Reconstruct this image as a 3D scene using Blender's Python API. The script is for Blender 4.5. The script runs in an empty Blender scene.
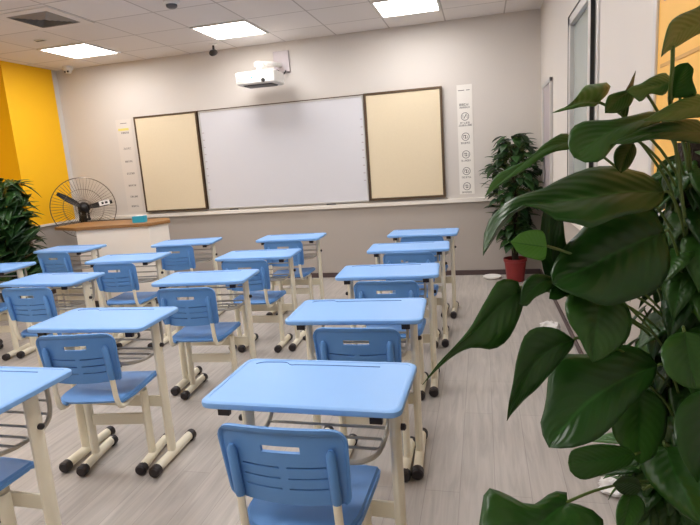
import bpy, bmesh, math, random, json
from mathutils import Vector, Matrix
PI = math.pi
scene = bpy.context.scene
col = scene.collection
R = math.radians

# ------------------------------------------------------------------ materials
def srgb(r, g, b):
    f = lambda c: ((c/255)/12.92 if c/255 <= .04045 else ((c/255+.055)/1.055)**2.4)
    return (f(r), f(g), f(b), 1)

def mat(name, rgb, rough=.5, metal=0, spec=.5, noise=0, nscale=20, bump=0, bscale=60, trans=0, emit=None, estr=0, coat=0):
    m = bpy.data.materials.new(name); m.use_nodes = True
    nt = m.node_tree; b = nt.nodes['Principled BSDF']
    c = srgb(*rgb)
    b.inputs['Base Color'].default_value = c
    b.inputs['Roughness'].default_value = rough
    b.inputs['Metallic'].default_value = metal
    b.inputs['Specular IOR Level'].default_value = spec
    if coat: b.inputs['Coat Weight'].default_value = coat
    if trans: b.inputs['Transmission Weight'].default_value = trans
    if emit:
        b.inputs['Emission Color'].default_value = srgb(*emit); b.inputs['Emission Strength'].default_value = estr
    tc = nt.nodes.new('ShaderNodeTexCoord')
    if noise:
        n = nt.nodes.new('ShaderNodeTexNoise'); n.inputs['Scale'].default_value = nscale; n.inputs['Detail'].default_value = 4
        nt.links.new(tc.outputs['Object'], n.inputs['Vector'])
        mx = nt.nodes.new('ShaderNodeMixRGB'); mx.blend_type = 'MIX'
        mx.inputs[1].default_value = tuple(v*(1-noise) for v in c[:3])+(1,)
        mx.inputs[2].default_value = tuple(min(1, v*(1+noise)) for v in c[:3])+(1,)
        nt.links.new(n.outputs['Fac'], mx.inputs[0]); nt.links.new(mx.outputs[0], b.inputs['Base Color'])
    if bump:
        n2 = nt.nodes.new('ShaderNodeTexNoise'); n2.inputs['Scale'].default_value = bscale
        nt.links.new(tc.outputs['Object'], n2.inputs['Vector'])
        bp = nt.nodes.new('ShaderNodeBump'); bp.inputs['Strength'].default_value = bump; bp.inputs['Distance'].default_value = .01
        nt.links.new(n2.outputs['Fac'], bp.inputs['Height']); nt.links.new(bp.outputs[0], b.inputs['Normal'])
    return m

M = {}
M['blue'] = mat('blue_plastic', (126, 174, 233), .42, noise=.03, nscale=6)
M['blue_chair'] = mat('blue_chair_plastic', (92, 144, 206), .45, noise=.03, nscale=8)
M['groove'] = mat('groove_shade_blue', (88, 128, 190), .5)
M['cream'] = mat('cream_powder_coat', (234, 227, 206), .38, noise=.02, nscale=30)
M['grey_metal'] = mat('grey_tray_metal', (178, 172, 160), .35, metal=.2)
M['cap'] = mat('black_rubber', (30, 22, 26), .45)
M['wall'] = mat('warm_white_paint', (212, 206, 200), .75, noise=.015, nscale=2, bump=.03, bscale=150)
M['wall_low'] = mat('greige_paint', (172, 164, 157), .7, noise=.03, nscale=3)
M['yellow'] = mat('yellow_paint', (250, 190, 0), .6)
M['ledge'] = mat('white_ledge', (232, 226, 218), .45)
M['skirting'] = mat('dark_skirting', (78, 62, 62), .5)
M['frame_bronze'] = mat('bronze_aluminium', (92, 74, 56), .35, metal=.5)
M['frame_silver'] = mat('silver_aluminium', (200, 198, 196), .4, metal=.35)
M['whiteboard'] = mat('whiteboard_enamel', (214, 214, 220), .25, noise=.01, nscale=3)
M['beige_board'] = mat('beige_felt', (222, 207, 178), .85, noise=.03, nscale=40)
M['white'] = mat('white_plastic', (238, 236, 232), .4)
M['offwhite'] = mat('offwhite_paper', (236, 232, 226), .7)
M['sheet_pale'] = mat('pale_film', (218, 211, 204), .7)
M['ink'] = mat('grey_ink', (96, 92, 92), .7)
M['yellow_ink'] = mat('pale_yellow_ink', (224, 214, 120), .7)
M['black'] = mat('black_plastic', (26, 24, 26), .4)
M['darkgrey'] = mat('dark_grey_plastic', (82, 80, 84), .4)
M['wood_top'] = mat('brown_wood_laminate', (146, 104, 60), .45, noise=.12, nscale=12)
M['podium'] = mat('pale_laminate', (238, 230, 220), .5, noise=.01, nscale=5)
M['teal'] = mat('teal_card', (40, 160, 190), .5)
M['steel'] = mat('dark_chrome_wire', (110, 100, 92), .3, metal=.8)
M['red_pot'] = mat('terracotta_red_plastic', (128, 34, 34), .45)
M['soil'] = mat('dark_soil', (44, 32, 24), .95, noise=.3, nscale=60, bump=.6, bscale=90)
M['coir'] = mat('dark_coir', (46, 34, 24), .95, noise=.35, nscale=70, bump=1, bscale=160)
M['stem'] = mat('green_stem', (84, 104, 46), .5, noise=.1, nscale=20)
M['pot_grey'] = mat('dark_grey_pot', (70, 68, 66), .5)
M['bag'] = mat('thin_white_polythene', (226, 224, 222), .3, noise=.02)
M['poster_paper'] = mat('orange_paper', (240, 186, 92), .6, noise=.03, nscale=6)
M['poster_grey'] = mat('grey_print', (172, 160, 158), .6, noise=.08, nscale=14)
M['poster_line'] = mat('tan_print', (206, 156, 84), .6)
M['lamp'] = mat('lamp_diffuser', (255, 255, 255), .5, emit=(255, 251, 248), estr=14)
M['lampframe'] = mat('lamp_frame_white', (224, 220, 214), .5)
M['vent_grey'] = mat('vent_grey', (150, 142, 134), .6)
M['vent_frame'] = mat('vent_frame', (230, 224, 220), .7)
M['panel_lilac'] = mat('lilac_grey_panel', (178, 168, 172), .4)
M['glass'] = mat('window_glass_grey_green', (196, 206, 202), .18, trans=.35)
M['night'] = mat('grey_green_facade', (190, 200, 196), .8)

def mat_leaf(name, dark, light, vein, rough=.32):
    m = bpy.data.materials.new(name); m.use_nodes = True
    nt = m.node_tree; b = nt.nodes['Principled BSDF']; N = nt.nodes.new; L = nt.links.new
    uv = N('ShaderNodeUVMap'); sp = N('ShaderNodeSeparateXYZ'); L(uv.outputs[0], sp.inputs[0])
    # |u| distance from the midrib (u stored 0..1, midrib .5)
    a = N('ShaderNodeMath'); a.operation = 'SUBTRACT'; a.inputs[1].default_value = .5; L(sp.outputs[0], a.inputs[0])
    ab = N('ShaderNodeMath'); ab.operation = 'ABSOLUTE'; L(a.outputs[0], ab.inputs[0])
    mid = N('ShaderNodeMapRange'); mid.inputs[1].default_value = .008; mid.inputs[2].default_value = .03; mid.inputs[3].default_value = 1; mid.inputs[4].default_value = 0
    L(ab.outputs[0], mid.inputs[0])
    # lateral veins: sin((v - |u|*.5)*k)
    s1 = N('ShaderNodeMath'); s1.operation = 'MULTIPLY_ADD'; s1.inputs[1].default_value = -.7; L(ab.outputs[0], s1.inputs[0]); L(sp.outputs[1], s1.inputs[2])
    s2 = N('ShaderNodeMath'); s2.operation = 'MULTIPLY'; s2.inputs[1].default_value = 60; L(s1.outputs[0], s2.inputs[0])
    s3 = N('ShaderNodeMath'); s3.operation = 'SINE'; L(s2.outputs[0], s3.inputs[0])
    s4 = N('ShaderNodeMapRange'); s4.inputs[1].default_value = .8; s4.inputs[2].default_value = 1; s4.inputs[4].default_value = .16; L(s3.outputs[0], s4.inputs[0])
    vv = N('ShaderNodeMath'); vv.operation = 'MAXIMUM'; L(mid.outputs[0], vv.inputs[0]); L(s4.outputs[0], vv.inputs[1])
    at = N('ShaderNodeAttribute'); at.attribute_name = 'tone'
    m1 = N('ShaderNodeMixRGB'); m1.inputs[1].default_value = srgb(*dark); m1.inputs[2].default_value = srgb(*light); L(at.outputs['Fac'], m1.inputs[0])
    m2 = N('ShaderNodeMixRGB'); L(m1.outputs[0], m2.inputs[1]); m2.inputs[2].default_value = srgb(*vein)
    f = N('ShaderNodeMath'); f.operation = 'MULTIPLY'; f.inputs[1].default_value = .6; L(vv.outputs[0], f.inputs[0]); L(f.outputs[0], m2.inputs[0])
    L(m2.outputs[0], b.inputs['Base Color'])
    bp = N('ShaderNodeBump'); bp.inputs['Strength'].default_value = .12; bp.inputs['Distance'].default_value = .003
    L(s3.outputs[0], bp.inputs['Height']); L(bp.outputs[0], b.inputs['Normal'])
    b.inputs['Roughness'].default_value = rough
    b.inputs['Specular IOR Level'].default_value = .38
    # thin-leaf translucency
    tr = N('ShaderNodeBsdfTranslucent'); L(m2.outputs[0], tr.inputs['Color'])
    ms = N('ShaderNodeMixShader'); ms.inputs[0].default_value = .30
    out = nt.nodes['Material Output']
    L(b.outputs[0], ms.inputs[1]); L(tr.outputs[0], ms.inputs[2]); L(ms.outputs[0], out.inputs[0])
    return m
M['leaf'] = mat_leaf('pothos_leaf', (10, 48, 8), (100, 158, 66), (48, 100, 36))
M['leaf_far'] = mat_leaf('pothos_leaf_deep', (20, 50, 24), (56, 94, 44), (74, 110, 60))

def mat_floor():
    m = bpy.data.materials.new('grey_oak_planks'); m.use_nodes = True
    nt = m.node_tree; b = nt.nodes['Principled BSDF']; N = nt.nodes.new; L = nt.links.new
    tc = N('ShaderNodeTexCoord'); mp = N('ShaderNodeMapping'); mp.inputs['Rotation'].default_value = (0, 0, PI/2)
    L(tc.outputs['Object'], mp.inputs[0])
    br = N('ShaderNodeTexBrick'); br.offset = .37; br.inputs['Scale'].default_value = 1
    br.inputs['Brick Width'].default_value = 1.2; br.inputs['Row Height'].default_value = .15
    br.inputs['Mortar Size'].default_value = .0016; br.inputs['Mortar Smooth'].default_value = .3; br.inputs['Bias'].default_value = 0
    br.inputs['Color1'].default_value = srgb(180, 173, 167); br.inputs['Color2'].default_value = srgb(171, 164, 158); br.inputs['Mortar'].default_value = srgb(150, 143, 138)
    L(mp.outputs[0], br.inputs['Vector'])
    mp2 = N('ShaderNodeMapping'); mp2.inputs['Scale'].default_value = (16, 1.3, 1); L(tc.outputs['Object'], mp2.inputs[0])
    n = N('ShaderNodeTexNoise'); n.inputs['Scale'].default_value = 2.2; n.inputs['Detail'].default_value = 7; n.inputs['Distortion'].default_value = .8
    L(mp2.outputs[0], n.inputs['Vector'])
    rp = N('ShaderNodeMapRange'); rp.inputs[1].default_value = .3; rp.inputs[2].default_value = .7; rp.inputs[3].default_value = .84; rp.inputs[4].default_value = 1.12
    L(n.outputs['Fac'], rp.inputs[0])
    mx = N('ShaderNodeMixRGB'); mx.blend_type = 'MULTIPLY'; mx.inputs[0].default_value = 1
    L(br.outputs[0], mx.inputs[1]); L(rp.outputs[0], mx.inputs[2]); L(mx.outputs[0], b.inputs['Base Color'])
    b.inputs['Roughness'].default_value = .48
    return m
M['floor'] = mat_floor()

def mat_ceiling():
    m = bpy.data.materials.new('ceiling_tiles'); m.use_nodes = True
    nt = m.node_tree; b = nt.nodes['Principled BSDF']; N = nt.nodes.new; L = nt.links.new
    tc = N('ShaderNodeTexCoord'); mp = N('ShaderNodeMapping'); mp.inputs['Location'].default_value = (.4+.315, .83+.315, 0)
    L(tc.outputs['Object'], mp.inputs[0])
    br = N('ShaderNodeTexBrick'); br.offset = 0; br.squash = 1; br.inputs['Scale'].default_value = 1
    br.inputs['Brick Width'].default_value = .63; br.inputs['Row Height'].default_value = .63; br.inputs['Mortar Size'].default_value = .008
    br.inputs['Mortar Smooth'].default_value = .2; br.inputs['Bias'].default_value = 0
    br.inputs['Color1'].default_value = srgb(232, 226, 222); br.inputs['Color2'].default_value = srgb(226, 220, 216); br.inputs['Mortar'].default_value = srgb(188, 180, 175)
    L(mp.outputs[0], br.inputs['Vector'])
    L(br.outputs[0], b.inputs['Base Color']); b.inputs['Roughness'].default_value = .9
    n2 = N('ShaderNodeTexNoise'); n2.inputs['Scale'].default_value = 90; L(tc.outputs['Object'], n2.inputs['Vector'])
    bp = N('ShaderNodeBump'); bp.inputs['Strength'].default_value = .15; bp.inputs['Distance'].default_value = .005
    L(n2.outputs[0], bp.inputs['Height']); L(bp.outputs[0], b.inputs['Normal'])
    return m
M['ceiling'] = mat_ceiling()

# ------------------------------------------------------------------ mesh helpers
def obj(name, bm, m, parent=None, smooth=True, bevel=0, sharp=35):
    me = bpy.data.meshes.new(name)
    bmesh.ops.recalc_face_normals(bm, faces=bm.faces[:])
    bm.to_mesh(me); bm.free()
    me.materials.append(m)
    if smooth:
        for p in me.polygons: p.use_smooth = True
        try: me.set_sharp_from_angle(angle=R(sharp))
        except Exception: pass
    o = bpy.data.objects.new(name, me); col.objects.link(o)
    if parent: o.parent = parent
    if bevel:
        b = o.modifiers.new('bevel', 'BEVEL'); b.width = bevel; b.segments = 2; b.limit_method = 'ANGLE'
    return o

def thing(name, label, cat, loc=(0, 0, 0), rz=0, group=None):
    o = bpy.data.objects.new(name, None); col.objects.link(o); o.empty_display_size = .1
    o.location = loc; o.rotation_euler = (0, 0, rz)
    return tag(o, label, cat, group)
def tag(o, label, cat, group=None):
    o['label'] = label; o['category'] = cat
    if group: o['group'] = group
    return o
def struct(o):
    o['kind'] = 'structure'; return o

def box(bm, x0, x1, y0, y1, z0, z1, mtx=None):
    v = [bm.verts.new((x, y, z)) for z in (z0, z1) for y in (y0, y1) for x in (x0, x1)]
    if mtx:
        for a in v: a.co = mtx @ a.co
    for f in ((0, 2, 3, 1), (4, 5, 7, 6), (0, 1, 5, 4), (2, 6, 7, 3), (0, 4, 6, 2), (1, 3, 7, 5)):
        bm.faces.new([v[i] for i in f])
def loft(bm, loops, cap0=True, cap1=True, closed=True):
    L = [[bm.verts.new(p) for p in lp] for lp in loops]
    n = len(L[0])
    for a, b in zip(L, L[1:]):
        for i in range(n if closed else n-1):
            j = (i+1) % n
            bm.faces.new((a[i], a[j], b[j], b[i]))
    if cap0: bm.faces.new(list(reversed(L[0])))
    if cap1: bm.faces.new(L[-1])
    return L
def smooth_path(pts, k=5, closed=False):
    P = [Vector(p) for p in pts]; out = []; n = len(P)
    rng = range(n if closed else n-1)
    for i in rng:
        p0 = P[(i-1) % n] if (closed or i > 0) else P[0]; p1 = P[i]; p2 = P[(i+1) % n]
        p3 = P[(i+2) % n] if (closed or i+2 < n) else P[-1]
        for j in range(k):
            t = j/k
            out.append(.5*((2*p1)+(-p0+p2)*t+(2*p0-5*p1+4*p2-p3)*t*t+(-p0+3*p1-3*p2+p3)*t**3))
    if not closed: out.append(P[-1])
    return out
def tube(bm, pts, r, n=8, r2=None, closed=False, flat=1, cap=True):
    """tube along points; r may be list; flat squashes the second axis"""
    P = [Vector(p) for p in pts]; m = len(P); loops = []
    t0 = (P[1]-P[0]).normalized()
    up = Vector((0, 0, 1)) if abs(t0.z) < .9 else Vector((0, 1, 0))
    u = (up-t0*up.dot(t0)).normalized()
    for i in range(m):
        if closed: t = (P[(i+1) % m]-P[i-1]).normalized()
        else: t = (P[min(i+1, m-1)]-P[max(i-1, 0)]).normalized()
        u = (u-t*u.dot(t)).normalized(); w = t.cross(u)
        rr = r[i] if isinstance(r, (list, tuple)) else r
        loops.append([P[i]+u*math.cos(2*PI*k/n)*rr+w*math.sin(2*PI*k/n)*rr*flat for k in range(n)])
    if closed:
        loops.append(loops[0]); loft(bm, loops, False, False); bmesh.ops.remove_doubles(bm, verts=bm.verts[:], dist=1e-6)
    else: loft(bm, loops, cap, cap)
def lathe(bm, prof, c=(0, 0, 0), n=24, cap0=True, cap1=True):
    loft(bm, [[(c[0]+r*math.cos(2*PI*k/n), c[1]+r*math.sin(2*PI*k/n), c[2]+z) for k in range(n)] for r, z in prof], cap0, cap1)
def rrect(w, d, r, z, n=5, cx=0, cy=0, dl=0):
    """rounded rectangle loop; w,d full sizes"""
    pts = []
    for (sx, sy, a0) in ((1, -1, -90), (1, 1, 0), (-1, 1, 90), (-1, -1, 180)):
        for k in range(n+1):
            a = R(a0+90*k/n)
            pts.append((cx+sx*(w/2-r)+r*math.cos(a), cy+sy*(d/2-r)+r*math.sin(a), z))
    return pts
def column(bm, x, y, z0, z1, a, b, n=14):
    """vertical oval tube, a half width in x, b half depth in y"""
    loft(bm, [[(x+a*math.cos(2*PI*k/n), y+b*math.sin(2*PI*k/n), z) for k in range(n)] for z in (z0, z1)])

def copy_tree(o, parent=None):
    c = o.copy(); col.objects.link(c)
    if parent: c.parent = parent
    for ch in list(o.children): copy_tree(ch, c)
    return c

# ------------------------------------------------------------------ the room
XL, XR, YB, H = -5.24, .92, -8.2, 2.90
def struct_box(name, dims, m, bevel=0):
    bm = bmesh.new()
    for d in dims: box(bm, *d)
    return struct(obj(name, bm, m, smooth=False, bevel=bevel))
struct_box('floor', [(XL-.9, XR+.3, YB-.2, .15, -.1, 0)], M['floor'])
struct_box('ceiling', [(XL-.9, XR+.3, YB-.2, .15, H, H+.1)], M['ceiling'])
struct_box('wall_front', [(XL-.9, XR+.3, 0, .15, .885, H)], M['wall'])
struct_box('wall_front_lower', [(XL-.9, XR+.3, 0, .15, 0, .885)], M['wall_low'])
# left wall: a yellow pier that stands out from the wall, then the recessed wall
struct_box('wall_left_pier', [(XL-.62, XL, -.89, -.09, .9, H)], M['yellow'])
struct_box('wall_left', [(XL-.2, XL-.004, -.09, 0, .9, H)], M['wall'])
struct_box('wall_left_recess', [(XL-.8, XL-.6, YB, -.89, .9, H)], M['yellow'])
struct_box('wall_left_lower', [(XL-.8, XL, -.89, 0, 0, .885), (XL-.8, XL-.6, YB, -.89, 0, .885)], M['wall_low'])
struct_box('wall_back', [(XL-.9, XR+.3, YB-.15, YB, 0, H)], M['wall'])
# right wall with a window opening
WY0, WY1, WZ0, WZ1 = -3.13, -2.07, .93, 2.35
struct_box('wall_right', [(XR, XR+.2, WY1, 0, .885, H), (XR, XR+.2, YB, WY0, .885, H), (XR, XR+.2, WY0, WY1, WZ1, H), (XR, XR+.2, WY0, WY1, .885, WZ0)], M['wall'])
struct_box('wall_right_lower', [(XR, XR+.2, YB, 0, 0, .885)], M['wall_low'])
struct_box('trim_front', [(XL+.0, XR, -.045, 0, .878, .925)], M['ledge'], .004)
struct_box('trim_left', [(XL, XL+.03, -.89, -.045, .885, .912)], M['ledge'], .003)
struct_box('trim_right', [(XR-.02, XR, YB, -.045, .885, .918)], M['ledge'], .003)
struct_box('baseboard_front', [(XL, XR-.012, -.012, 0, 0, .06)], M['skirting'], .002)
struct_box('baseboard_right', [(XR-.012, XR, YB, 0, 0, .05)], M['skirting'], .002)
struct_box('baseboard_left', [(XL, XL+.012, -.89, -.012, 0, .06)], M['skirting'], .002)

# window on the right wall
bm = bmesh.new()
fx0, fx1 = XR-.012, XR+.05
for (a, b, c, d) in ((WY0, WY1, WZ1-.06, WZ1), (WY0, WY1, WZ0, WZ0+.06), (WY1-.06, WY1, WZ0, WZ1), (WY0, WY0+.05, WZ0, WZ1), (WY0+.2, WY0+.30, WZ0, WZ1)):
    box(bm, fx0, fx1, a, b, c, d)
w = struct(obj('window_1', bm, M['frame_silver'], smooth=False, bevel=.004))
bm = bmesh.new()
for (a, b, c, d) in ((WY0, WY1+.008, WZ1, WZ1+.008), (WY1, WY1+.008, WZ0, WZ1), (WY0+.186, WY0+.2, WZ0+.06, WZ1-.06)):
    box(bm, fx0-.003, fx0+.02, a, b, c, d)
obj('gasket', bm, M['black'], w, smooth=False)
bm = bmesh.new(); box(bm, XR+.02, XR+.026, WY0+.02, WY1-.02, WZ0+.02, WZ1-.02)
obj('pane', bm, M['glass'], w, smooth=False)
bm = bmesh.new(); box(bm, XR+.21, XR+.23, WY0-.6, WY1+.6, WZ0-.5, WZ1+.5)
struct(obj('window_1_outside_wall', bm, M['night'], smooth=False))

# narrow framed panel near the corner on the right wall
t = thing('wall_panel', 'tall narrow silver-framed panel on the right wall between the far corner and the window', 'panel', (XR, -.74, 1.0))
bm = bmesh.new()
for (a, b, c, d) in ((-.33, .33, 1.03, 1.07), (-.33, .33, 0, .04), (-.33, -.29, 0, 1.07), (.29, .33, 0, 1.07)): box(bm, -.028, -.001, a, b, c, d)
obj('frame', bm, M['frame_silver'], t, smooth=False, bevel=.004)
bm = bmesh.new(); box(bm, -.016, -.002, -.29, .29, .04, 1.03); obj('infill', bm, M['panel_lilac'], t, smooth=False)

# poster on the right wall, behind the big plant
t = thing('poster', 'large orange poster with a grey printed picture on the right wall behind the big plant', 'poster', (XR, -4.79, 1.2))
bm = bmesh.new(); box(bm, -.012, -.001, -.56, .56, 0, 1.5); obj('sheet', bm, M['poster_paper'], t, smooth=False)
bm = bmesh.new(); box(bm, -.014, -.0122, -.46, .50, .72, 1.38); obj('picture', bm, M['poster_grey'], t, smooth=False)
bm = bmesh.new(); box(bm, -.014, -.0122, -.5, .52, .50, .512); obj('print_band', bm, M['poster_line'], t, smooth=False)
bm = bmesh.new()
for (a, b, c, d) in ((-.58, .58, 1.5, 1.53), (-.58, .58, -.03, 0), (-.6, -.56, -.03, 1.53), (.56, .6, -.03, 1.53)): box(bm, -.022, -.001, a, b, c, d)
obj('frame', bm, M['frame_silver'], t, smooth=False, bevel=.003)

# ------------------------------------------------------------------ ceiling things
def ceiling_light():
    t = thing('ceiling_light', '', 'ceiling light', (0, 0, H), 0, 'square ceiling light panels')
    bm = bmesh.new()
    for (a, b, c, d) in ((-.31, .31, .285, .31), (-.31, .31, -.31, -.285), (-.31, -.285, -.285, .285), (.285, .31, -.285, .285)): box(bm, a, b, c, d, -.012, -.0005)
    obj('frame', bm, M['lampframe'], t, smooth=False)
    bm = bmesh.new(); box(bm, -.285, .285, -.285, .285, -.008, -.001); obj('diffuser', bm, M['lamp'], t, smooth=False)
    return t
cl = ceiling_light(); first = True
LL = {(-4.17, -.83): 'glowing square ceiling light nearest the yellow wall', (-2.29, -.83): 'glowing square ceiling light above and left of the projector',
      (-.4, -.83): 'glowing square ceiling light above the right beige board'}
for y in (-.83, -2.72, -4.61, -6.5):  # rows behind the first are unseen; the last one added to brighten chair backs
    for x in (-4.17, -2.29, -.4):
        o = cl if first else copy_tree(cl); first = False
        o.location = (x, y, H)
        o['label'] = LL.get((x, y), 'square ceiling light farther back in the room, overhead and out of the photo')

t = thing('ceiling_vent', 'square louvred air vent in the ceiling above the yellow wall', 'air vent', (-3.55, -2.04, H))
bm = bmesh.new()
for k in range(6):
    a, b_ = .215-.034*k, .200-.034*k; z0, z1 = -.004, -.012
    loft(bm, [[(-a, -a, z0), (a, -a, z0), (a, a, z0), (-a, a, z0)], [(-b_, -b_, z1), (b_, -b_, z1), (b_, b_, z1), (-b_, b_, z1)], [(-b_+.003, -b_+.003, z1+.003), (b_-.003, -b_+.003, z1+.003), (b_-.003, b_-.003, z1+.003), (-b_+.003, b_-.003, z1+.003)]], False, False)
obj('louvres', bm, M['vent_grey'], t, smooth=False)
bm = bmesh.new()
for (p, q, u, v) in ((-.30, .30, .215, .30), (-.30, .30, -.30, -.215), (-.30, -.215, -.215, .215), (.215, .30, -.215, .215)): box(bm, p, q, u, v, -.007, -.001)
obj('frame', bm, M['vent_frame'], t, smooth=False)
bm = bmesh.new(); box(bm, -.212, .212, -.212, .212, -.003, -.001); obj('backing', bm, M['darkgrey'], t, smooth=False)

t = thing('smoke_detector', 'small round grey smoke detector on the ceiling, highest fitting in the photo', 'smoke detector', (-2.3, -1.97, H))
bm = bmesh.new(); lathe(bm, [(.07, -.001), (.07, -.014), (.05, -.022)]); obj('base', bm, M['white'], t)
bm = bmesh.new(); lathe(bm, [(.048, -.0215), (.046, -.04), (.03, -.05)]); obj('sensor', bm, M['darkgrey'], t)

t = thing('ceiling_slot', 'thin dark slotted ceiling fitting between the air vent and the left light', 'ceiling fitting', (-4.15, -1.445, H))
bm = bmesh.new(); loft(bm, [rrect(.13, .07, .02, -.001), rrect(.12, .06, .018, -.01)]); obj('plate', bm, M['lampframe'], t)
bm = bmesh.new(); box(bm, -.05, .05, -.012, .012, -.012, -.0101); obj('slot', bm, M['darkgrey'], t, smooth=False)

t = thing('dome_camera', 'small white dome camera under the ceiling in the corner by the yellow wall', 'security camera', (-4.93, -.15, H))
bm = bmesh.new(); lathe(bm, [(.065, -.001), (.065, -.03), (.055, -.045)]); obj('housing', bm, M['white'], t)
bm = bmesh.new(); lathe(bm, [(.045, -.0455), (.043, -.065), (.03, -.085), (.01, -.092)]); obj('dome', bm, M['white'], t)
bm = bmesh.new()
for dx in (-.02, .02):
    mt = Matrix.Translation((dx+.006, -.042, -.068)) @ Matrix.Rotation(R(110), 4, 'X')
    lp = [[mt @ Vector((.012*math.cos(a*PI/6), .012*math.sin(a*PI/6), z)) for a in range(12)] for z in (-.012, .005)]
    loft(bm, lp)
obj('lens', bm, M['black'], t)

t = thing('ceiling_camera', 'small black camera hanging from the ceiling left of the projector', 'security camera', (-2.75, -.34, H))
bm = bmesh.new(); lathe(bm, [(.045, -.001), (.045, -.012), (.03, -.02)]); obj('base', bm, M['white'], t)
bm = bmesh.new(); tube(bm, [(0, 0, -.018), (0, 0, -.075)], .014); obj('stem', bm, M['black'], t)
bm = bmesh.new(); tube(bm, [(.0, .05, -.085), (.0, .02, -.092), (0, -.05, -.112), (0, -.07, -.118)], [.026, .034, .036, .028], 12); obj('camera_body', bm, M['black'], t)

# projector on its wall arm
t = thing('projector', 'white projector on an arm from the front wall above the whiteboard', 'projector', (-2.19, -.37, 2.375), R(0))
bm = bmesh.new()
loft(bm, [rrect(.44, .30, .02, .0), rrect(.47, .33, .025, .015), rrect(.475, .335, .025, .12), rrect(.465, .325, .025, .135), rrect(.44, .30, .02, .14)])
obj('body', bm, M['white'], t)
bm = bmesh.new(); loft(bm, [rrect(.34, .2, .02, -.012), rrect(.36, .22, .02, .002)]); obj('base_plate', bm, M['darkgrey'], t)
bm = bmesh.new()
tube(bm, [(.1, -.15, .03), (.1, -.178, .03)], .022, 16); obj('lens', bm, M['black'], t)
bm = bmesh.new()
for k in range(5): box(bm, -.22, -.12, -.1702, -.164, .03+.016*k, .036+.016*k)
obj('vent_grille', bm, M['panel_lilac'], t, smooth=False)
bm = bmesh.new(); box(bm, -.045, -.025, -.169, -.1655, .065, .08); obj('badge', bm, M['teal'], t, smooth=False)
bm = bmesh.new()
lathe(bm, [(.09, .138), (.09, .15), (.035, .155), (.03, .2), (.055, .21), (.055, .25), (.03, .262)])
tube(bm, [(0, 0, .232), (.1, .16, .25), (.13, .345, .26)], .028, 12)
obj('mount_arm', bm, M['white'], t)
bm = bmesh.new(); box(bm, .05, .25, .345, .369, .17, .42); obj('wall_plate', bm, M['panel_lilac'], t, smooth=False, bevel=.005)
bm = bmesh.new(); tube(bm, smooth_path([(.12, .14, .1), (.14, .2, .18), (.17, .3, .14), (.2, .345, .19)]), .008); obj('cable', bm, M['black'], t)

# ------------------------------------------------------------------ boards on the front wall
def board(name, label, x0, x1, z0, z1, mf, mp, fw, depth, cat='board'):
    t = thing(name, label, cat, ((x0+x1)/2, 0, z0))
    w, h = (x1-x0)/2, z1-z0
    bm = bmesh.new()
    for (a, b, c, d) in ((-w, w, h-fw, h), (-w, w, 0, fw), (-w, -w+fw, fw, h-fw), (w-fw, w, fw, h-fw)): box(bm, a, b, -depth, -.001, c, d)
    obj('frame', bm, mf, t, smooth=False, bevel=.003)
    bm = bmesh.new(); box(bm, -w+fw, w-fw, -depth+.008, -.002, fw, h-fw); obj('panel', bm, mp, t, smooth=False)
    return t
board('sliding_board', 'beige sliding board with a dark frame left of the whiteboard', -4.135, -3.225, .952, 2.2, M['frame_bronze'], M['beige_board'], .022, .06)
board('sliding_board', 'beige sliding board with a dark frame right of the whiteboard', -1.055, -.146, .952, 2.205, M['frame_bronze'], M['beige_board'], .028, .06)
t = board('whiteboard', 'wide white board in the middle of the front wall under the projector', -3.21, -1.065, .945, 2.19, M['frame_silver'], M['whiteboard'], .018, .04)
bm = bmesh.new(); box(bm, -1.08, 1.08, -.043, -.001, 1.2455, 1.256); obj('top_rail', bm, M['frame_bronze'], t, smooth=False)
bm = bmesh.new()
for sx in (-1, 1):
    for k in range(9): box(bm, sx*1.035-.012, sx*1.035+.012, -.0345, -.0321, .25+.09*k, .262+.09*k)
obj('key_marks', bm, M['panel_lilac'], t, smooth=False)
for k, (x, lab) in enumerate(((-2.86, 'small dark pen lying on the white ledge below the left part of the whiteboard'), (-1.55, 'small dark pen lying on the white ledge below the right part of the whiteboard'))):
    bm = bmesh.new(); tube(bm, [(-.06, 0, .008), (.05, 0, .008), (.062, 0, .008)], [.008, .008, .004], 10)
    o = obj('marker_pen', bm, M['darkgrey']); o.location = (x, -.022-.001, .925); tag(o, lab, 'pen')

random.seed(7)
def marks(bm, x0, x1, z, h, y):
    """one printed line: a row of small upright and level strokes"""
    x = x0
    while x < x1-h*.6:
        s = h*.85
        for q in (0, .5, 1):
            if random.random() < .8: box(bm, x, x+s, y-.0006, y, z+q*h*.85, z+q*h*.85+h*.16)
        for q in (0, .45, .9):
            if random.random() < .65: box(bm, x+q*s, x+q*s+h*.13, y-.0006, y, z, z+h)
        x += h*1.08
def ring(bm, x, z, r, y):
    for k in range(24):
        a, b = 2*PI*k/24, 2*PI*(k+1)/24
        p = [(x+q*math.cos(c), y-.0006, z+q*math.sin(c)) for q, c in ((r, a), (r, b), (r*.86, b), (r*.86, a))]
        v = [bm.verts.new(c) for c in p]; bm.faces.new(v)
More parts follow.
